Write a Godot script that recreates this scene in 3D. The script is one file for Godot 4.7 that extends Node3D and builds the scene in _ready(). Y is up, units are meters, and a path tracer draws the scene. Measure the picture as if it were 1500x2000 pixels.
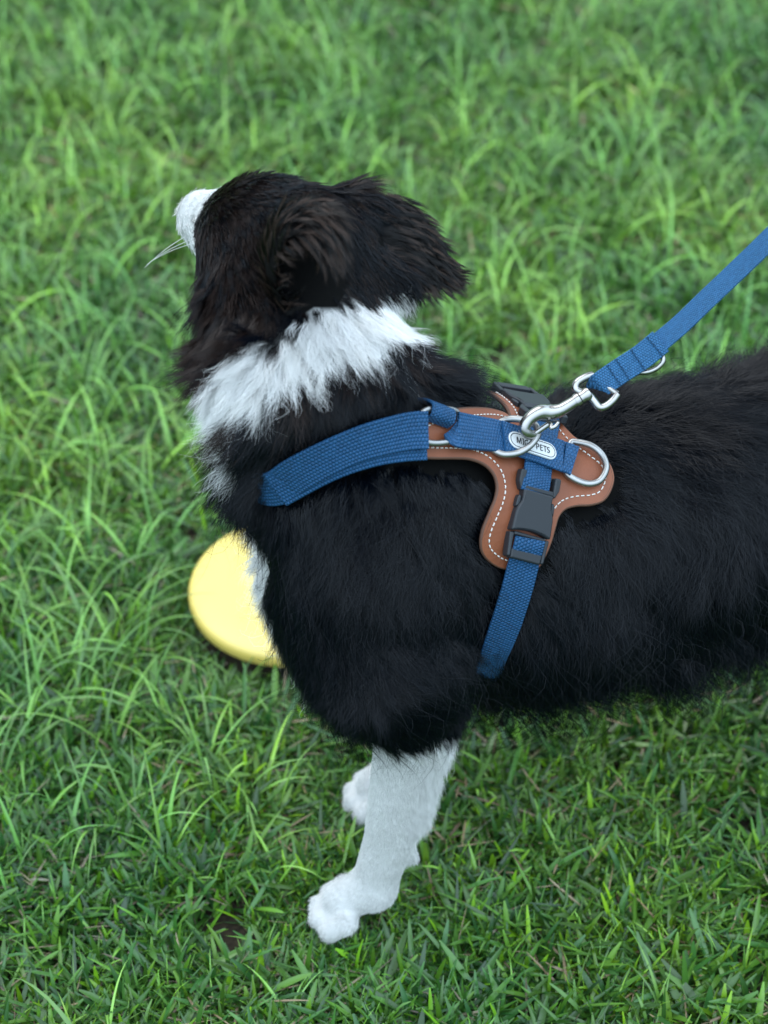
extends Node3D
# A dog in a blue harness on a lawn. y is up, metres. The dog faces -x; the camera looks towards -z and down.

const PITCH := 0.66322512          # 38 degrees down
const FOCAL_PX := 3732.0508        # of a frame 1500 x 2000 (vertical field of view 30 degrees)
const EYE := Vector3(0.0, 1.337, 1.113)

var rng := RandomNumberGenerator.new()
var noise := FastNoiseLite.new()
var fwd := Vector3(0, -sin(PITCH), -cos(PITCH))
var upv := Vector3(0, cos(PITCH), -sin(PITCH))

# ---------------------------------------------------------------- pixels to directions
func ray(u: float, v: float) -> Vector3:
	return fwd + Vector3.RIGHT * ((u - 750.0) / FOCAL_PX) + upv * ((1000.0 - v) / FOCAL_PX)
func at_z(u: float, v: float, z: float) -> Vector3:
	var d := ray(u, v)
	return EYE + d * ((z - EYE.z) / d.z)
func at_y(u: float, v: float, y: float) -> Vector3:
	var d := ray(u, v)
	return EYE + d * ((y - EYE.y) / d.y)
func at_w(u: float, v: float, w: float) -> Vector3:
	return EYE + ray(u, v) * w
func depth_of(p: Vector3) -> float:
	return (p - EYE).dot(fwd)

# ---------------------------------------------------------------- mesh collecting
class MB:
	var v := PackedVector3Array()
	var n := PackedVector3Array()
	var uv := PackedVector2Array()
	var c := PackedColorArray()
	var i := PackedInt32Array()
	func vert(p: Vector3, nn: Vector3, t := Vector2.ZERO, col := Color.WHITE) -> int:
		v.append(p); n.append(nn); uv.append(t); c.append(col)
		return v.size() - 1
	func tri(a: int, b: int, d: int) -> void:
		# wind every face so that Godot sees it from the side its normals point to (clockwise)
		var f := (v[b] - v[a]).cross(v[d] - v[a])
		if f.dot(n[a] + n[b] + n[d]) > 0.0:
			i.append(a); i.append(d); i.append(b)
		else:
			i.append(a); i.append(b); i.append(d)
	func quad(a: int, b: int, d: int, e: int) -> void:
		tri(a, b, d); tri(a, d, e)
	func flat(pts: Array, nn: Vector3) -> void:
		var k := []
		for p in pts: k.append(vert(p, nn))
		for j in range(1, k.size() - 1): tri(k[0], k[j], k[j + 1])
	func mesh() -> ArrayMesh:
		var a := []
		a.resize(Mesh.ARRAY_MAX)
		a[Mesh.ARRAY_VERTEX] = v; a[Mesh.ARRAY_NORMAL] = n; a[Mesh.ARRAY_TEX_UV] = uv
		a[Mesh.ARRAY_COLOR] = c; a[Mesh.ARRAY_INDEX] = i
		var m := ArrayMesh.new()
		m.add_surface_from_arrays(Mesh.PRIMITIVE_TRIANGLES, a)
		return m

func part(mb: MB, called: String, mat: Material, parent: Node3D) -> MeshInstance3D:
	var o := MeshInstance3D.new()
	o.name = called
	o.mesh = mb.mesh()
	o.material_override = mat
	parent.add_child(o, true)
	return o

func thing(called: String, label: String, category: String) -> Node3D:
	var o := Node3D.new()
	o.name = called
	o.set_meta("label", label)
	o.set_meta("category", category)
	add_child(o, true)
	return o

func smooth_path(pts: Array, per := 6, closed := false) -> PackedVector3Array:
	var out := PackedVector3Array()
	var n := pts.size()
	var segs := n if closed else n - 1
	for s in segs:
		var p0: Vector3 = pts[(s - 1 + n) % n] if closed else pts[maxi(s - 1, 0)]
		var p1: Vector3 = pts[s]
		var p2: Vector3 = pts[(s + 1) % n]
		var p3: Vector3 = pts[(s + 2) % n] if closed else pts[mini(s + 2, n - 1)]
		for k in per:
			out.append(p1.cubic_interpolate(p2, p0, p3, float(k) / per))
	if not closed:
		out.append(pts[n - 1])
	return out

func sweep(mb: MB, pts: PackedVector3Array, radii, sides := 8, closed := false, flat_by := 1.0, up_hint := Vector3.ZERO) -> void:
	var n := pts.size()
	var side := up_hint
	var first := mb.v.size()
	for k in n:
		var tan := (pts[(k + 1) % n] - pts[(k - 1 + n) % n]) if closed else (pts[mini(k + 1, n - 1)] - pts[maxi(k - 1, 0)])
		tan = tan.normalized()
		if side == Vector3.ZERO:
			side = tan.cross(Vector3(0.31, 0.9, 0.2)).normalized()
		side = (side - tan * side.dot(tan)).normalized()
		var other := tan.cross(side)
		var r: float = radii if radii is float else lerpf(radii[int(float(k) / n * (radii.size() - 1))], radii[mini(int(float(k) / n * (radii.size() - 1)) + 1, radii.size() - 1)], fmod(float(k) / n * (radii.size() - 1), 1.0))
		for s in sides:
			var a := TAU * s / sides
			var dir := side * cos(a) + other * sin(a) * flat_by
			mb.vert(pts[k] + dir * r, (side * cos(a) * flat_by + other * sin(a)).normalized(), Vector2(float(s) / sides, float(k) * 0.1))
	var rings := n if closed else n - 1
	for k in rings:
		for s in sides:
			var a0 := first + k * sides + s
			var a1 := first + k * sides + (s + 1) % sides
			var b0 := first + ((k + 1) % n) * sides + s
			var b1 := first + ((k + 1) % n) * sides + (s + 1) % sides
			mb.quad(a0, a1, b1, b0)
	if not closed:
		for e in 2:
			var k2 := 0 if e == 0 else n - 1
			var nn := (pts[0] - pts[1]).normalized() if e == 0 else (pts[n - 1] - pts[n - 2]).normalized()
			var ring := []
			for s in sides: ring.append(mb.v[first + k2 * sides + s])
			mb.flat(ring, nn)

# a strap: rounded ribbon along pts, face normals nrm, width and thickness in metres
func strap(mb: MB, pts: PackedVector3Array, nrm: PackedVector3Array, width: float, thick: float) -> void:
	var n := pts.size()
	var h := width * 0.5
	var t := thick * 0.5
	var prof := [Vector2(-h, -t * 0.4), Vector2(-h, t * 0.4), Vector2(-h + t * 0.7, t), Vector2(h - t * 0.7, t), Vector2(h, t * 0.4), Vector2(h, -t * 0.4), Vector2(h - t * 0.7, -t), Vector2(-h + t * 0.7, -t)]
	var run := 0.0
	var prev := []
	var ends := []
	for k in n:
		var tan := (pts[mini(k + 1, n - 1)] - pts[maxi(k - 1, 0)]).normalized()
		var nn := (nrm[k] - tan * nrm[k].dot(tan)).normalized()
		var side := tan.cross(nn).normalized()
		if k > 0: run += pts[k].distance_to(pts[k - 1])
		var row := []
		for j in 8:
			var q: Vector2 = prof[j]
			var p := pts[k] + side * q.x + nn * q.y
			# two verts per profile corner would be sharper; a rounded normal suits soft webbing
			var dirn := nn * (1.0 if q.y > 0 else -1.0) if absf(q.y) > t * 0.9 else (side * signf(q.x) + nn * signf(q.y) * 0.4).normalized()
			row.append(mb.vert(p, dirn, Vector2((q.x / width + 0.5), run / width)))
		for j in 8:
			if k > 0:
				mb.quad(prev[j], prev[(j + 1) % 8], row[(j + 1) % 8], row[j])
		if k == 0 or k == n - 1:
			var pp := []
			for j in 8: pp.append(mb.v[row[j]])
			ends.append([pp, -tan if k == 0 else tan])
		prev = row
	for e in ends: mb.flat(e[0], e[1])

# a bevelled plate from a flat outline: origin, axes x,y and normal z; thickness along z from z0
func plate(mb: MB, outline: PackedVector2Array, o: Vector3, ax: Vector3, ay: Vector3, az: Vector3, z0: float, z1: float, bevel: float) -> void:
	var inner: PackedVector2Array = outline
	var got := Geometry2D.offset_polygon(outline, -bevel, Geometry2D.JOIN_ROUND)
	if got.size() > 0: inner = got[0]
	if Geometry2D.is_polygon_clockwise(outline): outline.reverse()
	if Geometry2D.is_polygon_clockwise(inner): inner.reverse()
	var place := func(q: Vector2, z: float) -> Vector3: return o + ax * q.x + ay * q.y + az * z
	var n := outline.size()
	# side wall
	for k in n:
		var p := outline[k]
		var q := outline[(k + 1) % n]
		var out2 := (q - p).orthogonal().normalized()
		out2 = Vector2((q - p).y, -(q - p).x).normalized()
		var nn := ax * out2.x + ay * out2.y
		mb.flat([place.call(p, z0), place.call(q, z0), place.call(q, z1 - bevel), place.call(p, z1 - bevel)], nn)
		# bevel to the nearest inner points
		var ip := nearest(inner, p)
		var iq := nearest(inner, q)
		var bn := (nn + az).normalized()
		var a := mb.vert(place.call(p, z1 - bevel), (nn * 0.8 + az * 0.3).normalized())
		var b := mb.vert(place.call(q, z1 - bevel), (nn * 0.8 + az * 0.3).normalized())
		var c := mb.vert(place.call(iq, z1), (az + nn * 0.2).normalized())
		var d := mb.vert(place.call(ip, z1), (az + nn * 0.2).normalized())
		mb.quad(a, b, c, d)
	var tri := Geometry2D.triangulate_polygon(inner)
	var k0 := mb.v.size()
	for q in inner: mb.vert(place.call(q, z1), az, q * 40.0)
	for k in range(0, tri.size(), 3): mb.tri(k0 + tri[k], k0 + tri[k + 1], k0 + tri[k + 2])
	tri = Geometry2D.triangulate_polygon(outline)
	k0 = mb.v.size()
	for q in outline: mb.vert(place.call(q, z0), -az, q * 40.0)
	for k in range(0, tri.size(), 3): mb.tri(k0 + tri[k], k0 + tri[k + 1], k0 + tri[k + 2])

func nearest(poly: PackedVector2Array, p: Vector2) -> Vector2:
	var best := poly[0]
	for q in poly:
		if q.distance_squared_to(p) < best.distance_squared_to(p): best = q
	return best

func round_poly(pts: Array, r: float, per := 4) -> PackedVector2Array:
	var out := PackedVector2Array()
	var n := pts.size()
	for k in n:
		var p: Vector2 = pts[k]
		var a: Vector2 = pts[(k - 1 + n) % n]
		var b: Vector2 = pts[(k + 1) % n]
		var rr: float = minf(r, minf(p.distance_to(a), p.distance_to(b)) * 0.45)
		var s := p + (a - p).normalized() * rr
		var e := p + (b - p).normalized() * rr
		for j in per + 1:
			var t := float(j) / per
			out.append(s.lerp(p, t).lerp(p.lerp(e, t), t))
	return out

# ---------------------------------------------------------------- materials
func mat(called: String, lin: Color, rough: float, metal := 0.0, spec := 0.5) -> StandardMaterial3D:
	var m := StandardMaterial3D.new()
	m.resource_name = called
	m.albedo_color = Color(lin.r, lin.g, lin.b).linear_to_srgb()
	m.roughness = rough
	m.metallic = metal
	m.metallic_specular = spec
	return m

func webbing_mat(called: String, lin: Color) -> StandardMaterial3D:
	var cols := 10
	var s := 240
	var hi := Image.create(s, s, false, Image.FORMAT_RGB8)
	var al := Image.create(s, s, false, Image.FORMAT_RGB8)
	var cell := float(s) / cols
	var r2 := RandomNumberGenerator.new()
	r2.seed = 5
	var tone := []
	for k in 600: tone.append(r2.randf_range(0.86, 1.12))
	for y in s:
		for x in s:
			var cx := int(x / cell)
			var fx := (x - cx * cell) / cell - 0.5
			var yy := y + (cell * 0.5 if cx % 2 == 1 else 0.0)
			var cy := int(yy / cell)
			var fy := (yy - cy * cell) / cell - 0.5
			var d := sqrt(pow(fx / 0.52, 2.0) + pow(fy / 0.5, 2.0))
			var h := clampf(1.0 - d * d, 0.0, 1.0)
			var fib := 0.5 + 0.5 * sin((fx * 0.8 + fy * 0.25) * 26.0)
			h = clampf(0.9 * sqrt(h) + 0.08 * fib * h, 0.0, 1.0)
			hi.set_pixel(x, y, Color(h, h, h))
			var k: float = tone[(cx * 37 + (cy % cols) * 13) % 600]
			al.set_pixel(x, y, Color(lin.r * k, lin.g * k, lin.b * k).linear_to_srgb())
	var m := StandardMaterial3D.new()
	m.resource_name = called
	m.albedo_texture = ImageTexture.create_from_image(al)
	m.heightmap_enabled = true
	m.heightmap_texture = ImageTexture.create_from_image(hi)
	m.heightmap_scale = 0.13
	m.roughness = 0.55
	m.metallic_specular = 0.45
	return m

func noise_tex(freq: float, size: int, ramp: Gradient, seed_: int, kind := FastNoiseLite.TYPE_SIMPLEX_SMOOTH, oct := 4) -> NoiseTexture2D:
	var f := FastNoiseLite.new()
	f.noise_type = kind
	f.seed = seed_
	f.frequency = freq
	f.fractal_octaves = oct
	var t := NoiseTexture2D.new()
	t.width = size
	t.height = size
	t.seamless = true
	t.noise = f
	if ramp: t.color_ramp = ramp
	return t

# ---------------------------------------------------------------- the dog's body as a distance field
var PA := PackedVector3Array()
var PD := PackedVector3Array()
var PL := PackedFloat32Array()
var RA := PackedFloat32Array()
var RB := PackedFloat32Array()
var KS := PackedFloat32Array()
var FLOW := PackedVector3Array()
var LENG := PackedFloat32Array()
var LIFT := PackedFloat32Array()
var ALL := PackedInt32Array()

func bone(a: Vector3, b: Vector3, ra: float, rb: float, k: float, flow: Vector3, leng: float, lift: float) -> int:
	PA.append(a); PD.append(b - a); PL.append(maxf((b - a).length_squared(), 1e-9))
	RA.append(ra); RB.append(rb); KS.append(k)
	FLOW.append(flow.normalized()); LENG.append(leng); LIFT.append(lift)
	ALL.append(PA.size() - 1)
	return PA.size() - 1

func sdf(p: Vector3, ids: PackedInt32Array) -> float:
	var d := 1.0
	for j in ids:
		var q := p - PA[j]
		var bd := PD[j]
		var t := clampf(q.dot(bd) / PL[j], 0.0, 1.0)
		var e := (q - bd * t).length() - RA[j] - (RB[j] - RA[j]) * t
		var k := KS[j]
		var diff := d - e
		if diff > k:
			d = e
		elif diff > -k:
			var h := k - absf(diff)
			d = minf(d, e) - h * h / (k * 4.0)
	return d

func grad(p: Vector3, ids: PackedInt32Array) -> Vector3:
	var e := 0.0015
	return Vector3(sdf(p + Vector3(e, 0, 0), ids) - sdf(p - Vector3(e, 0, 0), ids), sdf(p + Vector3(0, e, 0), ids) - sdf(p - Vector3(0, e, 0), ids), sdf(p + Vector3(0, 0, e), ids) - sdf(p - Vector3(0, 0, e), ids)).normalized()

func near_ids(p: Vector3, reach: float, from: PackedInt32Array) -> PackedInt32Array:
	var out := PackedInt32Array()
	for j in from:
		var q := p - PA[j]
		var t := clampf(q.dot(PD[j]) / PL[j], 0.0, 1.0)
		if (q - PD[j] * t).length() - lerpf(RA[j], RB[j], t) < reach + KS[j]: out.append(j)
	return out

# surface nets over a box; adds to mb
func mesh_field(mb: MB, lo: Vector3, hi: Vector3, cell: float, from: PackedInt32Array) -> void:
	var B := 8
	var nb := Vector3i(((hi - lo) / (cell * B)).ceil())
	var nx := nb.x * B + 1
	var ny := nb.y * B + 1
	var nz := nb.z * B + 1
	var val := PackedFloat32Array()
	val.resize(nx * ny * nz)
	val.fill(1.0)
	var vid := PackedInt32Array()
	vid.resize(nx * ny * nz)
	vid.fill(-1)
	var active := []
	var half := cell * B * 0.5
	for bz in nb.z:
		for by in nb.y:
			for bx in nb.x:
				var c := lo + Vector3(bx * B, by * B, bz * B) * cell + Vector3.ONE * half
				var ids := near_ids(c, half * 1.9 + 0.03, from)
				if ids.is_empty(): continue
				if absf(sdf(c, ids)) > half * 1.9: 
					if sdf(c, ids) < 0.0:
						for z in B + 1:
							for y in B + 1:
								var row := ((bz * B + z) * ny + by * B + y) * nx + bx * B
								for x in B + 1: if val[row + x] > 0.5: val[row + x] = -0.01
					continue
				active.append([bx, by, bz])
				for z in B + 1:
					for y in B + 1:
						var row2 := ((bz * B + z) * ny + by * B + y) * nx + bx * B
						var p := lo + Vector3(bx * B, by * B + y, bz * B + z) * cell
						for x in B + 1:
							val[row2 + x] = sdf(p, ids)
							p.x += cell
	var sx := 1
	var sy := nx
	var sz := nx * ny
	var off := [0, sx, sy, sx + sy, sz, sx + sz, sy + sz, sx + sy + sz]
	var cor := [Vector3(0, 0, 0), Vector3(1, 0, 0), Vector3(0, 1, 0), Vector3(1, 1, 0), Vector3(0, 0, 1), Vector3(1, 0, 1), Vector3(0, 1, 1), Vector3(1, 1, 1)]
	var edges := [[0, 1], [2, 3], [4, 5], [6, 7], [0, 2], [1, 3], [4, 6], [5, 7], [0, 4], [1, 5], [2, 6], [3, 7]]
	for b in active:
		for z in B:
			for y in B:
				for x in B:
					var gx: int = b[0] * B + x
					var gy: int = b[1] * B + y
					var gz: int = b[2] * B + z
					if gx >= nx - 1 or gy >= ny - 1 or gz >= nz - 1: continue
					var i0 := gx + gy * sy + gz * sz
					var m := 0
					for q in 8:
						if val[i0 + off[q]] < 0.0: m |= 1 << q
					if m == 0 or m == 255: continue
					var s := Vector3.ZERO
					var cnt := 0
					for ed in edges:
						var a: int = ed[0]
						var c2: int = ed[1]
						if ((m >> a) & 1) != ((m >> c2) & 1):
							var va := val[i0 + off[a]]
							var vb := val[i0 + off[c2]]
							var ca: Vector3 = cor[a]
							s += ca.lerp(cor[c2], va / (va - vb))
							cnt += 1
					var p := lo + (Vector3(gx, gy, gz) + s / cnt) * cell
					vid[i0] = mb.vert(p, Vector3.UP)
	var done := mb.v.size()
	for b in active:
		for z in B:
			for y in B:
				for x in B:
					var gx: int = b[0] * B + x
					var gy: int = b[1] * B + y
					var gz: int = b[2] * B + z
					if gx < 1 or gy < 1 or gz < 1: continue
					var i0 := gx + gy * sy + gz * sz
					var a := val[i0] < 0.0
					if gx < nx - 1 and a != (val[i0 + sx] < 0.0):
						_netquad(mb, vid[i0], vid[i0 - sy], vid[i0 - sy - sz], vid[i0 - sz], not a)
					if gy < ny - 1 and a != (val[i0 + sy] < 0.0):
						_netquad(mb, vid[i0], vid[i0 - sz], vid[i0 - sx - sz], vid[i0 - sx], not a)
					if gz < nz - 1 and a != (val[i0 + sz] < 0.0):
						_netquad(mb, vid[i0], vid[i0 - sx], vid[i0 - sx - sy], vid[i0 - sy], not a)

func _netquad(mb: MB, a: int, b: int, c: int, d: int, flip: bool) -> void:
	if a < 0 or b < 0 or c < 0 or d < 0: return
	if flip:
		for k in [a, b, c, a, c, d]: mb.i.append(k)
	else:
		for k in [a, c, b, a, d, c]: mb.i.append(k)

# first point of the coat on the ray through a pixel, off metres above the skin
func on_dog(u: float, v: float, off: float) -> Vector3:
	var d := ray(u, v).normalized()
	var p := EYE + d * 1.0
	var best := p
	var least := 9.0
	for k in 80:
		var s := sdf(p, TORSO) - off
		if s < least:
			least = s
			best = p
		if s < 0.0004 or s > 2.0: break
		p += d * maxf(s * 0.9, 0.0008)
		if p.z < -0.6: break
	return best

func settle(p: Vector3, off: float) -> Vector3:
	for k in 6:
		p -= grad(p, TORSO) * (sdf(p, TORSO) - off)
	return p

var TORSO := PackedInt32Array()
var NEAR_LEG := PackedInt32Array()
var FAR_LEG := PackedInt32Array()
var HEAD_F := Vector3(-0.72, 0.0, -0.694)
var HEAD_L := Vector3(0.694, 0.0, -0.72)
var SKULL := Vector3(-0.066, 0.618, -0.120)

func pose_dog() -> void:
	var tail := Vector3(0.95, 0.0, -0.32)
	var down := Vector3.DOWN
	# torso
	bone(Vector3(-0.002, 0.344, -0.085), Vector3(0.12, 0.330, -0.11), 0.084, 0.084, 0.05, tail * 0.45 + down, 0.048, 0.24)
	bone(Vector3(0.025, 0.392, -0.085), Vector3(0.20, 0.358, -0.14), 0.080, 0.084, 0.05, tail * 0.55 + down * 1.1, 0.052, 0.24)
	bone(Vector3(0.20, 0.354, -0.14), Vector3(0.42, 0.370, -0.215), 0.085, 0.075, 0.05, tail * 0.6 + down * 1.1, 0.054, 0.22)
	bone(Vector3(0.12, 0.328, -0.11), Vector3(0.34, 0.325, -0.185), 0.083, 0.080, 0.05, tail * 0.5 + down, 0.055, 0.24)
	# hindquarters
	bone(Vector3(0.42, 0.395, -0.215), Vector3(0.50, 0.375, -0.245), 0.085, 0.078, 0.05, tail + down * 0.7, 0.04, 0.3)
	# chest front and neck
	bone(Vector3(-0.020, 0.430, -0.082), Vector3(-0.018, 0.355, -0.085), 0.064, 0.064, 0.04, down, 0.042, 0.3)
	bone(Vector3(0.020, 0.430, -0.085), Vector3(-0.062, 0.548, -0.088), 0.072, 0.056, 0.05, Vector3(0.55, -0.9, 0.15), 0.040, 0.4)
	bone(Vector3(-0.058, 0.550, -0.075), Vector3(-0.050, 0.474, -0.075), 0.062, 0.061, 0.04, Vector3(-0.35, -1, 0.1), 0.046, 0.45)
	for j in ALL: TORSO.append(j)
	# near shoulder and upper arm
	var sh0 := bone(Vector3(-0.012, 0.405, -0.030), Vector3(0.000, 0.320, -0.012), 0.052, 0.052, 0.05, Vector3(0.45, -1, 0), 0.044, 0.24)
	TORSO.append(sh0)
	bone(Vector3(0.000, 0.320, -0.012), Vector3(0.024, 0.250, -0.010), 0.050, 0.033, 0.04, Vector3(0.3, -1, 0), 0.030, 0.25)
	# far shoulder and upper arm
	bone(Vector3(-0.012, 0.405, -0.135), Vector3(0.000, 0.320, -0.152), 0.052, 0.052, 0.05, Vector3(0.45, -1, 0), 0.036, 0.3)
	bone(Vector3(0.000, 0.320, -0.152), Vector3(0.040, 0.255, -0.155), 0.052, 0.038, 0.04, Vector3(0.3, -1, 0), 0.030, 0.25)
	# thighs and hind legs
	for s in [1.0, -1.0]:
		var o: Vector3 = Vector3(0.32, 0, 0.95) * (0.062 * s)
		var h: Vector3 = Vector3(0.485, 0.36, -0.242) + o
		bone(h, h + Vector3(-0.035, -0.12, 0.01), 0.068, 0.046, 0.04, Vector3(0.6, -1, 0), 0.036, 0.3)
		bone(h + Vector3(-0.035, -0.12, 0.01), h + Vector3(0.065, -0.215, -0.02), 0.042, 0.022, 0.03, Vector3(0.5, -1, 0), 0.03, 0.3)
		bone(h + Vector3(0.065, -0.215, -0.02), h + Vector3(0.050, -0.325, -0.015), 0.021, 0.018, 0.02, Vector3(0.2, -1, 0), 0.014, 0.2)
		bone(h + Vector3(0.045, -0.335, -0.015), h + Vector3(0.0, -0.343, -0.002), 0.021, 0.020, 0.02, Vector3(-1, -0.3, 0), 0.008, 0.15)
	# tail
	bone(Vector3(0.545, 0.40, -0.262), Vector3(0.63, 0.33, -0.29), 0.028, 0.020, 0.03, Vector3(0.5, -1, 0), 0.07, 0.3)
	bone(Vector3(0.63, 0.33, -0.29), Vector3(0.66, 0.20, -0.30), 0.020, 0.010, 0.02, Vector3(0.2, -1, 0), 0.08, 0.3)
	# head
	var f := HEAD_F
	var l := HEAD_L
	bone(SKULL, SKULL + f * 0.03, 0.052, 0.046, 0.03, -f + down * 0.3, 0.016, 0.14)
	bone(SKULL + f * 0.035 + Vector3(0, -0.008, 0), SKULL + f * 0.103 + Vector3(0, -0.010, 0), 0.034, 0.021, 0.03, -f + down * 0.3, 0.007, 0.2)
	bone(SKULL + f * 0.05 + Vector3(0, -0.028, 0), SKULL + f * 0.096 + Vector3(0, -0.030, 0), 0.018, 0.014, 0.015, -f + down * 0.5, 0.008, 0.2)
	for s in [1.0, -1.0]:
		bone(SKULL + f * 0.005 + l * (0.034 * s) + Vector3(0, -0.022, 0), SKULL + f * 0.03 + l * (0.026 * s) + Vector3(0, -0.03, 0), 0.032, 0.024, 0.03, -f * 0.7 + down + l * (0.3 * s), 0.024, 0.4)
	bone(SKULL + Vector3(0.03, -0.012, 0.0), at_z(775, 545, -0.125), 0.028, 0.016, 0.03, Vector3(0.6, -0.8, 0), 0.022, 0.2)
	# far ear: a hanging flap swung out to the side
	var e0 := at_z(702, 405, -0.150)
	var e1 := at_z(790, 430, -0.156)
	var e2 := at_z(848, 490, -0.150)
	var e3 := at_z(880, 536, -0.142)
	bone(e0, e0.lerp(e1, 0.35), 0.020, 0.012, 0.02, e1 - e0, 0.022, 0.15)
	# lower front legs with paws (finer grid of their own)
	for s in 2:
		var ids := PackedInt32Array()
		var o := Vector3(0.0, 0.0, -0.013) if s == 0 else Vector3(0.028, 0.0, -0.152)
		ids.append(bone(o + Vector3(0.026, 0.262, 0.000), o + Vector3(0.016, 0.190, 0.003), 0.0315, 0.0255, 0.001, Vector3(0.15, -1, 0), 0.0075, 0.16))
		ids.append(bone(o + Vector3(0.016, 0.190, 0.003), o + Vector3(0.005, 0.105, 0.004), 0.0255, 0.0215, 0.001, Vector3(0.12, -1, 0), 0.0072, 0.16))
		ids.append(bone(o + Vector3(0.005, 0.105, 0.004), o + Vector3(-0.009, 0.046, 0.006), 0.0215, 0.0190, 0.001, Vector3(-0.1, -1, 0), 0.0066, 0.16))
		ids.append(bone(o + Vector3(-0.009, 0.046, 0.006), o + Vector3(-0.036, 0.029, 0.009), 0.0190, 0.0175, 0.010, Vector3(-1, -0.6, 0), 0.0060, 0.2))
		for t in 4:
			var z := 0.009 + (t - 1.5) * 0.0135
			var reach := 0.062 if t in [1, 2] else 0.053
			ids.append(bone(o + Vector3(-0.034, 0.024, z), o + Vector3(-reach + 0.006, 0.0145, z * 1.05), 0.0108, 0.0100, 0.005, Vector3(-1, -0.8, 0), 0.0046, 0.2))
		# wrist pad behind the leg
		ids.append(bone(o + Vector3(0.022, 0.088, 0.005), o + Vector3(0.025, 0.082, 0.005), 0.0055, 0.005, 0.010, Vector3(0.3, -1, 0), 0.006, 0.1))
		if s == 0: NEAR_LEG = ids
		else: FAR_LEG = ids

func stage(what: String) -> void:
	print(what, " ", Time.get_ticks_msec())

func _ready() -> void:
	rng.seed = 20
	noise.seed = 3
	noise.frequency = 1.0
	noise.fractal_octaves = 2
	set_camera_and_light()
	build_ground()
	build_grass()
	stage("grass")
	pose_dog()
	build_harness()
	build_leash()
	stage("harness")
	build_dog()
	build_frisbee()
	stage("done")

func set_camera_and_light() -> void:
	var cam := Camera3D.new()
	cam.name = "camera"
	cam.position = EYE
	cam.rotation = Vector3(-PITCH, 0, 0)
	cam.near = 0.05
	cam.far = 900.0
	cam.fov = 30.0
	var lens := CameraAttributesPhysical.new()
	lens.frustum_focal_length = 44.785
	lens.frustum_focus_distance = 1.50
	lens.frustum_near = 0.05
	lens.frustum_far = 900.0
	lens.exposure_aperture = 3.3
	cam.attributes = lens
	add_child(cam)
	print("fov ", cam.fov)
	var env := Environment.new()
	env.background_mode = Environment.BG_SKY
	var sm := ProceduralSkyMaterial.new()
	sm.sky_top_color = Color(0.85, 0.93, 1.0)
	sm.sky_horizon_color = Color(0.42, 0.49, 0.54)
	sm.sky_curve = 0.5
	sm.ground_bottom_color = Color(0.10, 0.14, 0.07)
	sm.ground_horizon_color = Color(0.35, 0.40, 0.34)
	sm.sky_energy_multiplier = 1.6
	var sky := Sky.new()
	sky.sky_material = sm
	env.sky = sky
	env.tonemap_mode = Environment.TONE_MAPPER_LINEAR
	env.tonemap_exposure = 1.28
	env.sdfgi_enabled = true
	env.ssao_enabled = true
	env.ssil_enabled = true
	var we := WorldEnvironment.new()
	we.name = "environment"
	we.environment = env
	add_child(we)
	var sun := DirectionalLight3D.new()
	sun.name = "sun"
	sun.light_energy = 0.4
	sun.light_angular_distance = 40.0
	sun.light_color = Color(0.96, 0.98, 1.0)
	sun.shadow_enabled = true
	add_child(sun)
	sun.look_at_from_position(Vector3(-0.5, 1.6, -0.9), Vector3.ZERO, Vector3.UP)

func build_ground() -> void:
	var mb := MB.new()
	mb.flat([Vector3(-300, -0.012, -300), Vector3(300, -0.012, -300), Vector3(300, -0.012, 300), Vector3(-300, -0.012, 300)], Vector3.UP)
	var m := mat("soil", Color(1, 1, 1), 0.95)
	var sg := Gradient.new()
	sg.set_color(0, Color(0.018, 0.013, 0.008).linear_to_srgb())
	sg.set_color(1, Color(0.075, 0.058, 0.030).linear_to_srgb())
	m.albedo_texture = noise_tex(0.05, 512, sg, 31)
	m.uv1_triplanar = true
	m.uv1_world_triplanar = true
	m.uv1_scale = Vector3.ONE * 4.0
	var o := part(mb, "ground", m, self)
	o.set_meta("kind", "structure")
	# the lawn goes on beyond the blades that are built one by one
	var far := MB.new()
	for q in [[-300.0, -1.85, -300.0, 300.0], [1.85, 300.0, -300.0, 300.0], [-1.85, 1.85, -300.0, -3.55], [-1.85, 1.85, 0.95, 300.0]]:
		far.flat([Vector3(q[0], 0.004, q[2]), Vector3(q[1], 0.004, q[2]), Vector3(q[1], 0.004, q[3]), Vector3(q[0], 0.004, q[3])], Vector3.UP)
	var fm := mat("distant_grass", Color(1, 1, 1), 0.9)
	var fg := Gradient.new()
	fg.set_color(0, Color(0.02, 0.06, 0.012).linear_to_srgb())
	fg.set_color(1, Color(0.07, 0.15, 0.02).linear_to_srgb())
	fm.albedo_texture = noise_tex(0.06, 512, fg, 41)
	fm.uv1_triplanar = true
	fm.uv1_world_triplanar = true
	fm.uv1_scale = Vector3.ONE * 1.5
	var fo := part(far, "lawn", fm, self)
	fo.set_meta("kind", "structure")
	o.set_meta("label", "dark soil and thatch showing between the grass")
	o.set_meta("category", "ground")


# ---------------------------------------------------------------- scattering
class Scatter:
	var buf := PackedFloat32Array()
	var n := 0
	func put(b: Basis, o: Vector3, c: Color) -> void:
		buf.append(b.x.x); buf.append(b.y.x); buf.append(b.z.x); buf.append(o.x)
		buf.append(b.x.y); buf.append(b.y.y); buf.append(b.z.y); buf.append(o.y)
		buf.append(b.x.z); buf.append(b.y.z); buf.append(b.z.z); buf.append(o.z)
		buf.append(c.r); buf.append(c.g); buf.append(c.b); buf.append(1.0)
		n += 1

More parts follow.
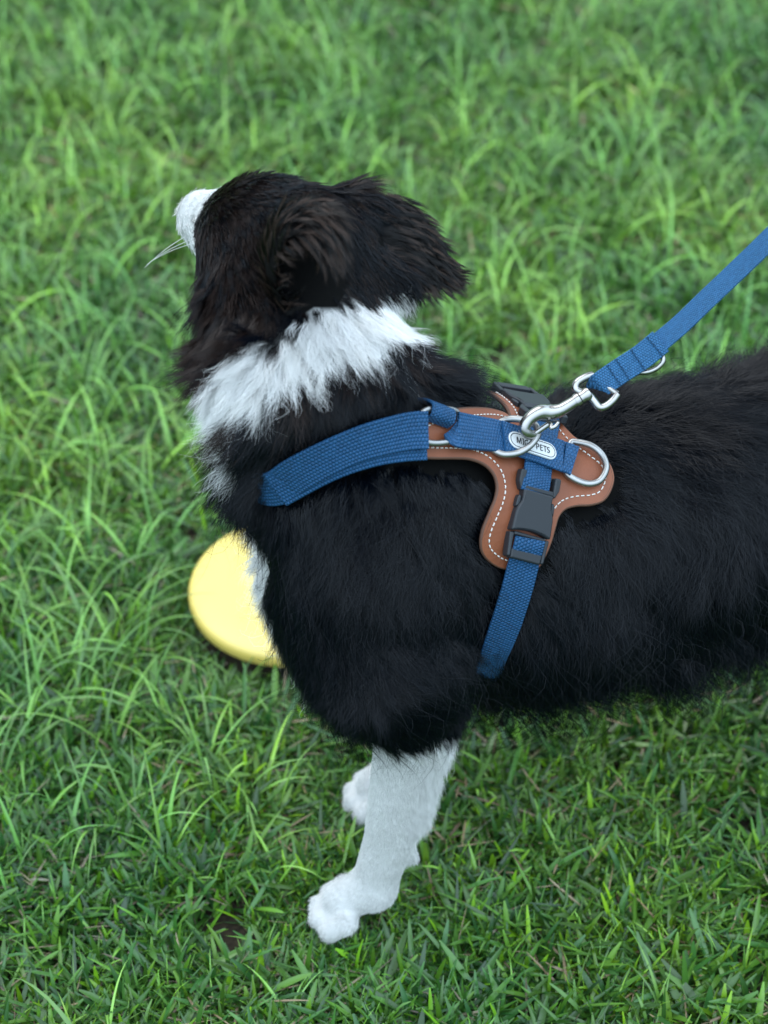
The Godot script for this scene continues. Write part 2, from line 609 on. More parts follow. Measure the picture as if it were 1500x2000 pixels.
func scatter(sc: Scatter, mesh: Mesh, called: String, m: Material, parent: Node3D) -> MultiMeshInstance3D:
	var mm := MultiMesh.new()
	mm.transform_format = MultiMesh.TRANSFORM_3D
	mm.use_colors = true
	mm.mesh = mesh
	mm.instance_count = sc.n
	mm.buffer = sc.buf
	var o := MultiMeshInstance3D.new()
	o.name = called
	o.multimesh = mm
	o.material_override = m
	o.set_meta("kind", "stuff")
	parent.add_child(o, true)
	return o

# ---------------------------------------------------------------- grass
func blade(mb: MB, root: Vector3, yaw: float, tilt: float, droop: float, leng: float, width: float, tone: Color, cut := true, segs := 5, twist := 0.0) -> void:
	var dir := Vector3(cos(yaw), 0, sin(yaw))
	var p := root
	var a := tilt
	var rows := []
	var pts := []
	for k in segs + 1:
		var t := float(k) / segs
		var tan := dir * sin(a) + Vector3.UP * cos(a)
		var side := Vector3(-sin(yaw), 0, cos(yaw)).rotated(tan, twist * t)
		var nn := side.cross(tan).normalized()
		if nn.y < 0.0 and twist == 0.0: nn = -nn
		var w := width * 0.5 * (minf(1.0, 0.55 + 1.6 * t) * (1.0 - pow(t, 5.0) * 0.72 if cut else 1.0 - pow(t, 1.7)))
		w = maxf(w, 0.00008)
		var fold := nn * (w * 0.28)
		var c := tone
		var l := mb.vert(p - side * w + fold, (nn + side * 0.3).normalized(), Vector2(0, t), c)
		var m := mb.vert(p, nn, Vector2(0.5, t), Color(c.r * 1.12, c.g * 1.08, c.b * 1.1))
		var r := mb.vert(p + side * w + fold, (nn - side * 0.3).normalized(), Vector2(1, t), c)
		rows.append([l, m, r])
		p += tan * (leng / segs)
		a += droop / segs * (0.4 + 1.2 * t)
	for k in segs:
		mb.quad(rows[k][0], rows[k][1], rows[k + 1][1], rows[k + 1][0])
		mb.quad(rows[k][1], rows[k][2], rows[k + 1][2], rows[k + 1][1])

const COOL := Color(0.028, 0.108, 0.022)
const WARM := Color(0.175, 0.375, 0.014)
const PALE := Color(0.150, 0.335, 0.080)

func patch(kind: int) -> ArrayMesh:
	# 0 mown lawn, 1 rougher lawn, 2 one tall tuft
	var mb := MB.new()
	var n: int = [62, 62, 5][kind]
	for k in n:
		var yaw := rng.randf() * TAU
		var ra := rng.randf() * TAU
		var at := Vector3(cos(ra), 0, sin(ra)) * (sqrt(rng.randf()) * (0.034 if kind < 2 else 0.009))
		var g := rng.randf_range(0.5, 1.45)
		var m := rng.randf()
		var r := rng.randf()
		var what := 0
		if kind == 0: what = 0 if r < 0.42 else (3 if r < 0.70 else (1 if r < 0.86 else 4))
		elif kind == 1: what = 1 if r < 0.36 else (0 if r < 0.68 else (3 if r < 0.88 else (2 if r < 0.91 else 4)))
		else: what = 2
		var tone := COOL.lerp(WARM, clampf(m * m * 1.15, 0, 1)) * g
		match what:
			0: # short broad mown blades
				var sz := 1.0 if kind == 0 else 0.8
				blade(mb, at, yaw, rng.randf_range(0.1, 1.05), rng.randf_range(-0.1, 0.7), rng.randf_range(0.018, 0.048) * sz, rng.randf_range(0.0027, 0.0064) * sz, tone, rng.randf() < 0.85, 4, rng.randf_range(-0.5, 0.5))
			1: # finer blades
				tone = COOL.lerp(WARM, m).lerp(PALE, 0.3) * g
				blade(mb, at, yaw, rng.randf_range(0.1, 0.9), rng.randf_range(0.2, 1.5), rng.randf_range(0.022, 0.052), rng.randf_range(0.0014, 0.0032), tone, rng.randf() < 0.3, 5, rng.randf_range(-0.4, 0.4))
			2: # long arching blades
				tone = PALE.lerp(WARM, m * 0.7) * g
				blade(mb, at, yaw, rng.randf_range(0.1, 0.6), rng.randf_range(1.2, 2.5), rng.randf_range(0.075, 0.150), rng.randf_range(0.0030, 0.0056), tone, false, 9, rng.randf_range(-0.5, 0.5))
			3: # leaves lying low
				tone = COOL.lerp(WARM, m * 0.35) * g
				blade(mb, at + Vector3(0, rng.randf_range(0.002, 0.014), 0), yaw, rng.randf_range(0.95, 1.5), rng.randf_range(-0.2, 0.6), rng.randf_range(0.022, 0.055), rng.randf_range(0.0030, 0.0068), tone, rng.randf() < 0.6, 4, rng.randf_range(-0.5, 0.5))
			4: # dry bits
				tone = Color(0.36, 0.29, 0.17).lerp(Color(0.13, 0.09, 0.055), m)
				blade(mb, at + Vector3(0, rng.randf_range(0.0, 0.018), 0), yaw, rng.randf_range(1.2, 1.65), rng.randf_range(-0.5, 0.5), rng.randf_range(0.012, 0.045), rng.randf_range(0.0008, 0.0026), tone, true, 4, rng.randf_range(-1, 1))
	return mb.mesh()

var KEEP_CLEAR := [[Vector2(-0.030, -0.004), Vector2(-0.066, -0.004), 0.022], [Vector2(-0.005, -0.008), Vector2(-0.03, -0.005), 0.022], [Vector2(-0.005, -0.143), Vector2(-0.036, -0.143), 0.022]]
var DISC_AT := Vector3.ZERO

func is_clear(p: Vector2, extra: float) -> bool:
	for k in KEEP_CLEAR:
		if Geometry2D.get_closest_point_to_segment(p, k[0], k[1]).distance_to(p) < k[2] + extra: return false
	return true

func build_grass() -> void:
	DISC_AT = at_y(579, 1134, 0.038)
	var gm := mat("grass", Color(1, 1, 1), 0.36, 0.0, 0.55)
	gm.vertex_color_use_as_albedo = true
	gm.backlight_enabled = true
	gm.backlight = Color(0.22, 0.28, 0.11)
	var lists := []
	var meshes := []
	for k in 30:
		lists.append(Scatter.new())
		meshes.append(patch(0 if k < 13 else (1 if k < 25 else 2)))
	for k in 10500:
		# dense where the photograph looks, thinner round it
		var p: Vector2
		if k < 3300:
			var z := lerpf(0.24, -2.4, rng.randf())
			var half := 0.42 + (0.22 - z) * 0.165
			p = Vector2(rng.randf_range(-half, half), z)
		else:
			p = Vector2(rng.randf_range(-1.9, 1.9), rng.randf_range(1.0, -3.6))
			if p.y < 0.22 and p.y > -2.35 and absf(p.x) < 0.42 + (0.22 - p.y) * 0.165: continue
		var far := clampf((-p.y - 0.1) / 0.9, 0.0, 1.0)      # rougher, longer grass further off
		var lush := noise.get_noise_2d(p.x * 2.3, p.y * 2.3)
		var left := clampf((-p.x - 0.05) * 4.0, 0.0, 1.0) * clampf((0.02 - p.y) * 6.0, 0.0, 1.0)
		var kind := 1 if rng.randf() < maxf(0.75 * far, 0.6 * left) + lush * 0.3 else 0
		if kind == 1 and p.y < 0.03 and p.y > -0.36 and p.x > -0.10: kind = 0
		var dd := Vector2(p.x - DISC_AT.x, p.y - DISC_AT.z).length()
		if dd < 0.136: continue
		if not is_clear(p, 0.012): continue
		var s := rng.randf_range(0.8, 1.15)
		if not is_clear(p, 0.04) or dd < 0.165: s *= 0.5
		var g := 1.0 + lush * 0.3 + rng.randf_range(-0.12, 0.12)
		var tint := Color(g * (1.0 + lush * 0.3), g, g * (1.0 - lush * 0.2))
		var b := Basis(Vector3.UP, rng.randf() * TAU) * Basis(Vector3.RIGHT, rng.randf_range(-0.1, 0.1))
		b = b.scaled(Vector3(s, s * rng.randf_range(0.85, 1.15), s))
		lists[rng.randi() % 13 if kind == 0 else 13 + rng.randi() % 12].put(b, Vector3(p.x, -0.011, p.y), tint)
	for k in 260:
		var kc: Array = KEEP_CLEAR[k % 3]
		var p: Vector2 = kc[0].lerp(kc[1], rng.randf()) + Vector2.from_angle(rng.randf() * TAU) * rng.randf_range(0.02, 0.075)
		if not is_clear(p, -0.002): continue
		var sm := rng.randf_range(0.38, 0.55)
		lists[rng.randi() % 13].put(Basis(Vector3.UP, rng.randf() * TAU).scaled(Vector3(sm, sm * 1.1, sm)), Vector3(p.x, -0.011, p.y), Color.WHITE)
	for k in 220:
		var p := Vector2(DISC_AT.x, DISC_AT.z) + Vector2.from_angle(rng.randf() * TAU) * rng.randf_range(0.119, 0.165)
		var sm := rng.randf_range(0.36, 0.5)
		lists[rng.randi() % 13].put(Basis(Vector3.UP, rng.randf() * TAU).scaled(Vector3(sm, sm, sm)), Vector3(p.x, -0.011, p.y), Color.WHITE)
	# taller tufts that stand out in the photograph, each found by the spot where it is rooted
	var tall := [[470, 1338, 0.55], [540, 1348, 0.6], [605, 1352, 0.5], [430, 1310, 0.6], [395, 1500, 1.1], [210, 1455, 1.0], [495, 1400, 0.85], [300, 1400, 1.0], [120, 1330, 1.1], [60, 1420, 1.0], [590, 1640, 0.8], [330, 1690, 0.9], [190, 1620, 0.9], [1010, 1700, 0.6], [1390, 1660, 0.8], [30, 1240, 1.2], [180, 1180, 1.2], [260, 1110, 1.1], [330, 900, 1.2], [150, 760, 1.3], [90, 900, 1.2], [210, 640, 1.2], [480, 1560, 0.8], [560, 1990, 0.7], [1290, 1990, 0.7], [230, 1250, 1.2], [290, 1290, 1.1]]
	for k in 45: tall.append([rng.randf_range(-60, 1560), rng.randf_range(-40, 1000), rng.randf_range(0.6, 1.0)])
	for q in tall:
		var g := at_y(q[0], q[1], 0.0)
		if Vector2(g.x - DISC_AT.x, g.z - DISC_AT.z).length() < 0.13: continue
		if g.x > -0.1 and g.z > -0.4 and g.z < -0.02: continue
		var b := Basis(Vector3.UP, rng.randf() * TAU).scaled(Vector3.ONE * (q[2] * 0.95))
		lists[25 + rng.randi() % 5].put(b, Vector3(g.x, -0.011, g.z), Color.WHITE * rng.randf_range(0.85, 1.15))
	var lawn := Node3D.new()
	lawn.name = "grass"
	lawn.set_meta("label", "green lawn of short broad blades and longer arching tufts")
	lawn.set_meta("category", "grass")
	lawn.set_meta("kind", "stuff")
	add_child(lawn)
	for k in 30:
		scatter(lists[k], meshes[k], "mown_grass" if k < 13 else ("rough_grass" if k < 25 else "tall_grass"), gm, lawn)

# ---------------------------------------------------------------- frisbee
func build_frisbee() -> void:
	var f := thing("frisbee", "yellow plastic flying disc lying on the grass behind the dog", "frisbee")
	f.position = DISC_AT
	f.rotation = Vector3(0.03, 0.0, 0.035)
	var m := mat("yellow_plastic", Color(0.84, 0.64, 0.15), 0.34, 0.0, 0.6)
	var top := [Vector2(0.0, 0.0015), Vector2(0.03, 0.0014), Vector2(0.055, 0.001), Vector2(0.085, 0.0010), Vector2(0.1, 0.0004), Vector2(0.1075, -0.0003), Vector2(0.1115, -0.0016)]
	var rim := [Vector2(0.1115, -0.0016), Vector2(0.1138, -0.0034), Vector2(0.1150, -0.0065), Vector2(0.1150, -0.011), Vector2(0.1140, -0.0165), Vector2(0.112, -0.019), Vector2(0.1085, -0.0192), Vector2(0.1065, -0.0175), Vector2(0.106, -0.015), Vector2(0.103, -0.0085), Vector2(0.07, -0.003), Vector2(0.0, -0.0015)]
	var mb := MB.new()
	lathe(mb, top, 96)
	part(mb, "flight_plate", m, f)
	mb = MB.new()
	lathe(mb, rim, 96)
	part(mb, "rim", m, f)

func lathe(mb: MB, prof: Array, sides: int) -> void:
	var n := prof.size()
	var first := mb.v.size()
	for k in n:
		var a: Vector2 = prof[maxi(k - 1, 0)]
		var b: Vector2 = prof[mini(k + 1, n - 1)]
		var t := (b - a).normalized()
		var nn := Vector2(-t.y, t.x)
		for s in sides:
			var an := TAU * s / sides
			var q: Vector2 = prof[k]
			mb.vert(Vector3(cos(an) * q.x, q.y, sin(an) * q.x), Vector3(cos(an) * nn.x, nn.y, sin(an) * nn.x), Vector2(float(s) / sides, float(k) / n))
	for k in n - 1:
		for s in sides:
			mb.quad(first + k * sides + s, first + k * sides + (s + 1) % sides, first + (k + 1) * sides + (s + 1) % sides, first + (k + 1) * sides + s)

# ---------------------------------------------------------------- harness
var HO: Vector3
var HX: Vector3
var HN: Vector3
var HL: Vector3
const HR := 0.095
var MASK := {}

func mask(p: Vector3, r: float) -> void:
	var k := Vector3i((p / 0.03).floor())
	for x in range(-1, 2):
		for y in range(-1, 2):
			for z in range(-1, 2):
				var kk := k + Vector3i(x, y, z)
				if not MASK.has(kk): MASK[kk] = []
				MASK[kk].append([p, r])

func masked(p: Vector3, extra: float) -> bool:
	var k := Vector3i((p / 0.03).floor())
	if not MASK.has(k): return false
	for q in MASK[k]:
		var rr: float = q[1] + extra
		if p.distance_squared_to(q[0]) < rr * rr: return true
	return false

func lay(s: float, t: float, off: float) -> Vector3:
	var dir := HN * cos(t / HR) + HL * sin(t / HR)
	var p := HO - HN * HR + HX * s + dir * (HR + 0.07)
	for k in 40:
		var d := sdf(p, TORSO) - off
		if absf(d) < 0.0003: break
		p -= dir * (d * 0.85)
	return p

func unwrap(p: Vector3) -> Vector2:
	var s := (p - HO).dot(HX)
	var q := p - (HO - HN * HR) - HX * s
	return Vector2(s, HR * atan2(q.dot(HL), q.dot(HN)))

func px_path(list: Array, off: float) -> Array:
	var out := []
	for q in list: out.append(on_dog(q[0], q[1], q[2] if q.size() > 2 else off))
	return out

func strap_on(pts: Array, width: float, thick: float, mat_: Material, called: String, parent: Node3D, masks := true, per := 6) -> MeshInstance3D:
	var path := smooth_path(pts, per)
	var nr := PackedVector3Array()
	for p in path:
		nr.append(grad(p, TORSO))
		if masks and sdf(p, TORSO) > 0.0125: mask(p, width * 0.5)
	var mb := MB.new()
	strap(mb, path, nr, width, thick)
	return part(mb, called, mat_, parent)

func build_harness() -> void:
	HO = on_dog(1042, 872, 0.012)
	var fr := on_dog(860, 838, 0.012)
	var re := on_dog(1150, 910, 0.012)
	HX = (re - fr).normalized()
	HN = grad(HO, TORSO)
	HN = (HN - HX * HN.dot(HX)).normalized()
	HL = HX.cross(HN).normalized()
	if HL.z < 0.0: HL = -HL
	print("harness at ", HO, HX, HN, HL, " depth ", depth_of(HO))
	var h := thing("dog_harness", "blue webbing dog harness with brown leather back pad and black buckles", "harness")
	var blue := webbing_mat("blue_webbing", Color(0.012, 0.082, 0.205))
	var leather := mat("brown_leather", Color(0.30, 0.105, 0.052), 0.5, 0.0, 0.45)
	leather.heightmap_enabled = true
	leather.heightmap_texture = noise_tex(0.09, 256, null, 8, FastNoiseLite.TYPE_CELLULAR, 3)
	leather.heightmap_scale = 0.03
	var lg := Gradient.new()
	lg.set_color(0, Color(0.20, 0.060, 0.026).linear_to_srgb())
	lg.set_color(1, Color(0.28, 0.088, 0.038).linear_to_srgb())
	leather.albedo_color = Color.WHITE
	leather.albedo_texture = noise_tex(0.012, 256, lg, 9)
	leather.uv1_triplanar = true
	leather.uv1_scale = Vector3.ONE * 12.0
	var edge := mat("cut_leather_edge", Color(0.11, 0.05, 0.03), 0.7)
	var thread := mat("white_thread", Color(0.75, 0.72, 0.68), 0.7)
	var plastic := mat("black_plastic", Color(0.022, 0.026, 0.032), 0.45, 0.0, 0.45)
	plastic.heightmap_enabled = true
	plastic.heightmap_texture = noise_tex(0.25, 256, null, 12)
	plastic.heightmap_scale = 0.006
	plastic.uv1_triplanar = true
	plastic.uv1_scale = Vector3.ONE * 40.0
	var steel := mat("brushed_steel", Color(0.38, 0.38, 0.375), 0.38, 1.0)
	# --- leather pad, laid flat as (along the back, across the back) and wrapped round the dog
	var ctrl := []
	for q in [[798, 858], [800, 880], [818, 890], [850, 893], [890, 893], [920, 895], [948, 906], [966, 925], [973, 950], [969, 975], [958, 1002], [945, 1035], [941, 1065], [950, 1088], [975, 1106], [1010, 1113], [1046, 1110], [1062, 1088], [1075, 1058], [1083, 1030], [1090, 1008], [1103, 993], [1125, 986], [1155, 984], [1178, 976], [1192, 957], [1198, 930], [1186, 902], [1160, 880], [1132, 862], [1112, 846]]:
		var w := unwrap(on_dog(q[0], q[1], 0.012))
		ctrl.append(Vector3(w.x, w.y, 0))
	var fa: Vector3 = ctrl[-1]
	var fb := unwrap(on_dog(998, 814, 0.012))
	# the far lobe, over the ridge of the back
	for q in [[0.10, -0.018], [0.05, -0.038], [0.12, -0.056], [0.5, -0.064], [0.88, -0.056], [0.97, -0.036], [0.95, -0.016]]:
		ctrl.append(Vector3(lerpf(fa.x, fb.x, q[0]), lerpf(fa.y, fb.y, q[0]) + q[1], 0))
	for q in [[998, 814], [985, 806], [960, 799], [920, 797], [888, 800], [850, 806], [816, 824]]:
		var w := unwrap(on_dog(q[0], q[1], 0.012))
		ctrl.append(Vector3(w.x, w.y, 0))
	var ring := smooth_path(ctrl, 5, true)
	var outline := PackedVector2Array()
	for q in ring: outline.append(Vector2(q.x, q.y))
	var pts := PackedVector2Array()
	for q in outline: pts.append(q)
	var box := Rect2(outline[0], Vector2.ZERO)
	for q in outline: box = box.expand(q)
	var st := 0.006
	var inside := Geometry2D.offset_polygon(outline, -0.003)
	for a in int(box.size.x / st) + 1:
		for b in int(box.size.y / st) + 1:
			var q := box.position + Vector2(a + (0.5 if b % 2 else 0.0), b) * st
			if Geometry2D.is_point_in_polygon(q, inside[0]): pts.append(q)
	var tri := Geometry2D.triangulate_delaunay(pts)
	var pad := MB.new()
	for lay in 2:
		var k0 := pad.v.size()
		for q in pts:
			var p := lay(q.x, q.y, 0.0125 if lay == 0 else 0.0095)
			var g := grad(p, TORSO)
			pad.vert(p, g if lay == 0 else -g, q * 20.0)
			if lay == 0: mask(p, 0.0065)
		for k in range(0, tri.size(), 3):
			var c := (pts[tri[k]] + pts[tri[k + 1]] + pts[tri[k + 2]]) / 3.0
			if Geometry2D.is_point_in_polygon(c, outline): pad.tri(k0 + tri[k], k0 + tri[k + 1], k0 + tri[k + 2])
	var padn := part(pad, "back_pad", leather, h)
	var rimm := MB.new()
	var path := PackedVector3Array()
	for q in outline: path.append(lay(q.x, q.y, 0.011))
	sweep(rimm, path, 0.0017, 6, true)
	part(rimm, "edge", edge, padn)
	# stitching: single stitches of one thread along the edge
	var seam := MB.new()
	var insets := Geometry2D.offset_polygon(outline, -0.0062, Geometry2D.JOIN_ROUND)
	var sp: PackedVector2Array = insets[0]
	var run := 0.0
	var dash := []
	for k in sp.size():
		var a := sp[k]
		var b := sp[(k + 1) % sp.size()]
		var n := int(a.distance_to(b) / 0.0004) + 1
		for j in n:
			var q := a.lerp(b, float(j) / n)
			if run < 0.0027:
				if dash.is_empty() or q.distance_to(dash[-1]) > 0.0006: dash.append(q)
			elif dash.size() > 1:
				var c := PackedVector3Array()
				for w in dash.size(): c.append(lay(dash[w].x, dash[w].y, 0.0127 + 0.0004 * sin(PI * w / maxf(dash.size() - 1, 1))))
				sweep(seam, c, 0.00052, 5)
				dash = []
			run += a.distance_to(b) / n
			if run > 0.0040: run = 0.0
	part(seam, "stitching", thread, padn)
	stage("pad")
	# --- webbing
	var W := 0.028
	# strap along the spine from the front ring to the rear ring, doubled in the middle
	strap_on(px_path([[889, 838, 0.018], [900, 840, 0.020], [940, 846, 0.0165], [985, 853, 0.0165], [1045, 872, 0.0165], [1098, 891, 0.0165], [1116, 897, 0.0165]], 0.0165), W, 0.0024, blue, "spine_strap", h)
	strap_on(px_path([[900, 842, 0.0145], [930, 846, 0.0142], [955, 849, 0.0142]], 0.0142), W, 0.0022, blue, "spine_strap", h)
	strap_on(px_path([[984, 853], [1045, 872], [1099, 891]], 0.0190), W * 1.02, 0.0022, blue, "label_patch", h)
	strap_on(px_path([[1102, 892], [1112, 896], [1123, 900]], 0.0190), W * 0.97, 0.0022, blue, "ring_tab", h)
	# strap across the back to both buckles
	strap_on(px_path([[1044, 962, 0.0175], [1048, 940, 0.0185], [1051, 915, 0.0175], [1056, 872, 0.0152], [1062, 830, 0.0152], [1066, 806, 0.0165]], 0.0165), 0.0255, 0.0022, blue, "cross_strap", h)
	# near neck strap, two layers, on round the chest to the far ring
	var neck := px_path([[836, 840, 0.020], [800, 842], [750, 853], [700, 868], [640, 894], [580, 926, 0.0150], [535, 955, 0.0115]], 0.0165)
	var far_side := [settle(neck[-1] + Vector3(-0.016, -0.012, -0.022), 0.007), settle(neck[-1] + Vector3(-0.016, -0.020, -0.06), 0.006), settle(neck[-1] + Vector3(0.01, -0.016, -0.10), 0.016), settle(Vector3(-0.04, 0.42, -0.18), 0.016), settle(Vector3(0.0, 0.43, -0.18), 0.016)]
	strap_on(neck + far_side, W, 0.0024, blue, "neck_strap", h)
	strap_on(px_path([[832, 862, 0.0145], [790, 865], [740, 874], [690, 889], [640, 908], [590, 932], [540, 958]], 0.0138), W, 0.0022, blue, "neck_strap", h)
	var l0 := on_dog(856, 826, 0.0165)
	var ld := (on_dog(859, 792, 0.0165) - l0).normalized()
	var lnn := grad(l0, TORSO)
	lnn = (lnn - ld * lnn.dot(ld)).normalized()
	var lpts := smooth_path([l0 - lnn * 0.002, l0 + ld * 0.003 + lnn * 0.0045, l0 + ld * 0.010 + lnn * 0.0050, l0 + ld * 0.014 + lnn * 0.000, l0 + ld * 0.017 - lnn * 0.008, l0 + ld * 0.019 - lnn * 0.020], 5)
	var lnr := PackedVector3Array()
	for k in lpts.size():
		var tg := (lpts[mini(k + 1, lpts.size() - 1)] - lpts[maxi(k - 1, 0)]).normalized()
		lnr.append(tg.cross(ld.cross(lnn)).normalized() * -1.0)
	var loopm := MB.new()
	strap(loopm, lpts, lnr, 0.0235, 0.0024)
	part(loopm, "neck_strap", blue, h)
	# girth strap, near side, under the belly and up the far side
	var girth := px_path([[1036, 1052, 0.0205], [1032, 1070, 0.0205], [1024, 1096, 0.0175], [1010, 1150, 0.0158], [988, 1220, 0.0130], [962, 1290, 0.0090], [942, 1335, 0.0070]], 0.0165)
	for p in [Vector3(0.062, 0.262, -0.06), Vector3(0.066, 0.25, -0.11), Vector3(0.075, 0.275, -0.175), Vector3(0.09, 0.33, -0.205), Vector3(0.10, 0.39, -0.20)]:
		girth.append(settle(p, 0.006))
	strap_on(girth, 0.0265, 0.0024, blue, "girth_strap", h)
	# --- buckles
	buckle(h, plastic, on_dog(1053, 926, 0.0175), on_dog(1021, 1094, 0.0185), HL)
	var b0 := unwrap(on_dog(1063, 822, 0.0165))
	buckle(h, plastic, lay(b0.x, b0.y, 0.0185), lay(b0.x + 0.004, b0.y - 0.066, 0.0185), -HL)
	# --- steel rings
	ring_from(h, steel, "link_ring", px_path([[824, 858, 0.017], [850, 866, 0.0175], [886, 859, 0.0175], [894, 838, 0.0165], [893, 806, 0.0175], [860, 798, 0.0175], [826, 804, 0.0170], [817, 832, 0.0165]], 0.017), 0.0024)
	ring_from(h, steel, "leash_ring", px_path([[958, 872, 0.0135], [967, 881, 0.0150], [986, 888, 0.0190], [1014, 884, 0.023], [1037, 869, 0.028], [1050, 849, 0.031], [1046, 831, 0.031], [1028, 822, 0.028], [1003, 818, 0.023], [982, 822, 0.0165], [971, 830, 0.0135], [963, 850, 0.0135]], 0.02), 0.0027)
	ring_from(h, steel, "rear_ring", px_path([[1106, 922, 0.0150], [1124, 937, 0.0165], [1150, 945, 0.0180], [1172, 938, 0.0180], [1184, 914, 0.0180], [1176, 889, 0.0180], [1155, 871, 0.0180], [1128, 864, 0.0165], [1114, 866, 0.0150], [1110, 894, 0.0150]], 0.018), 0.0027)
	# --- rubber name label
	var ax := (on_dog(1090, 887, 0.02) - on_dog(992, 855, 0.02)).normalized()
	var o := on_dog(1039, 871, 0.0205)
	var az := grad(o, TORSO)
	az = (az - ax * az.dot(ax)).normalized()
	var ay := az.cross(ax)
	var white := mat("white_rubber", Color(0.62, 0.65, 0.66), 0.5)
	var ink := mat("black_print", Color(0.012, 0.012, 0.015), 0.5)
	var lab := MB.new()
	plate(lab, pill(0.0225, 0.0074), o, ax, ay, az, 0.0, 0.0014, 0.0004)
	var ln := part(lab, "name_label", white, h)
	var line := MB.new()
	var lp := PackedVector3Array()
	for q in pill(0.0208, 0.0058): lp.append(o + ax * q.x + ay * q.y + az * 0.0014)
	sweep(line, lp, 0.00033, 6, true)
	part(line, "border_line", ink, ln)
	var tm := TextMesh.new()
	tm.text = "MIGO PETS"
	var sf := SystemFont.new()
	sf.font_names = PackedStringArray(["Droid Sans"])
	sf.font_weight = 400
	tm.font = sf
	tm.font_size = 40
	tm.pixel_size = 0.000158
	tm.depth = 0.0004
	var tn := MeshInstance3D.new()
	tn.name = "lettering"
	tn.mesh = tm
	tn.material_override = ink
	tn.transform = Transform3D(Basis(ax, ay, az), o + az * 0.0016)
	ln.add_child(tn)
	tn.transform = Transform3D(Basis(ax, ay * 1.15, az), o + az * 0.0016)

func pill(hl: float, hr: float) -> PackedVector2Array:
	var out := PackedVector2Array()
	for k in 13:
		var a := -PI / 2 + PI * k / 12.0
		out.append(Vector2(hl - hr + cos(a) * hr, sin(a) * hr))
	for k in 13:
		var a := PI / 2 + PI * k / 12.0
		out.append(Vector2(-hl + hr + cos(a) * hr, sin(a) * hr))
	return out

func ring_from(parent: Node3D, m: Material, called: String, pts: Array, r: float) -> MeshInstance3D:
	var mb := MB.new()
	sweep(mb, smooth_path(pts, 7, true), r, 10, true)
	return part(mb, called, m, parent)

func buckle(parent: Node3D, m: Material, a: Vector3, b: Vector3, lateral: Vector3) -> void:
	var ay := (b - a).normalized()
	var mid := (a + b) * 0.5
	var az := grad(mid, TORSO)
	az = (az - ay * az.dot(ay)).normalized()
	var ax := ay.cross(az).normalized()
	var leng := a.distance_to(b)
	var u := leng / 0.064
	var o := a - az * 0.003
	# socket: two side posts and a bar at the top, then the broad body
	var body := MB.new()
	var pts := [Vector2(-0.0135, 0.0135), Vector2(-0.0128, 0.0175), Vector2(-0.0128, 0.0225), Vector2(-0.0155, 0.027), Vector2(-0.0165, 0.031), Vector2(-0.0172, 0.0455), Vector2(-0.010, 0.0436), Vector2(0.0, 0.0426), Vector2(0.010, 0.0436), Vector2(0.0172, 0.0455), Vector2(0.0165, 0.031), Vector2(0.0155, 0.027), Vector2(0.0128, 0.0225), Vector2(0.0128, 0.0175), Vector2(0.0135, 0.0135)]
	for k in pts.size(): pts[k] = pts[k] * u
	plate(body, round_poly(pts, 0.0022), o, ax, ay, az, 0.0, 0.0088, 0.0016)
	var sock := part(body, "buckle", m, parent)
	var top := MB.new()
	for s in [-1.0, 1.0]:
		var post := [Vector2(0.0126 * s, 0.0), Vector2(0.0178 * s, 0.0), Vector2(0.0180 * s, 0.009), Vector2(0.0150 * s, 0.0150), Vector2(0.0126 * s, 0.0150)]
		for k in post.size(): post[k] = post[k] * u
		plate(top, round_poly(post, 0.0016), o, ax, ay, az, 0.0015, 0.0075, 0.0012)
	var bar := [Vector2(-0.0126, 0.0105), Vector2(0.0126, 0.0105), Vector2(0.0136, 0.0142), Vector2(-0.0136, 0.0142)]
	for k in bar.size(): bar[k] = bar[k] * u
	plate(top, round_poly(bar, 0.0008), o, ax, ay, az, 0.0015, 0.0080, 0.001)
	var bar2 := [Vector2(-0.0126, 0.0), Vector2(0.0126, 0.0), Vector2(0.0126, 0.003), Vector2(-0.0126, 0.003)]
	for k in bar2.size(): bar2[k] = bar2[k] * u
	plate(top, round_poly(bar2, 0.0008), o, ax, ay, az, -0.001, 0.003, 0.001)
	part(top, "strap_bar", m, sock)
	for s in [-1.0, 1.0]:
		var prongs := MB.new()
		var pr := [Vector2(0.0134 * s, 0.0195), Vector2(0.0152 * s, 0.0185), Vector2(0.0166 * s, 0.0215), Vector2(0.0168 * s, 0.028), Vector2(0.0145 * s, 0.0265), Vector2(0.0134 * s, 0.0235)]
		for k in pr.size(): pr[k] = pr[k] * u
		plate(prongs, round_poly(pr, 0.001), o, ax, ay, az, 0.0018, 0.0070, 0.0009)
		part(prongs, "release_prong", m, sock)
	# the clip half that the girth strap runs through: a frame of four bars
	var frame := MB.new()
	for q in [[Vector2(-0.0174, 0.0462), Vector2(-0.0134, 0.0462), Vector2(-0.0134, 0.0640), Vector2(-0.0160, 0.0640)], [Vector2(0.0134, 0.0462), Vector2(0.0174, 0.0462), Vector2(0.0160, 0.0640), Vector2(0.0134, 0.0640)], [Vector2(-0.0134, 0.0452), Vector2(0.0134, 0.0452), Vector2(0.0134, 0.0482), Vector2(-0.0134, 0.0482)], [Vector2(-0.0136, 0.0575), Vector2(0.0136, 0.0575), Vector2(0.0130, 0.0648), Vector2(-0.0130, 0.0648)]]:
		var w := []
		for p in q: w.append(p * u)
		plate(frame, round_poly(w, 0.0012), o, ax, ay, az, 0.0, 0.0072, 0.0012)
	part(frame, "clip_frame", m, sock)
	for x in 5:
		for y in 9: mask(a + ax * (x - 2.0) * 0.008 + ay * (leng * y / 8.0), 0.008)

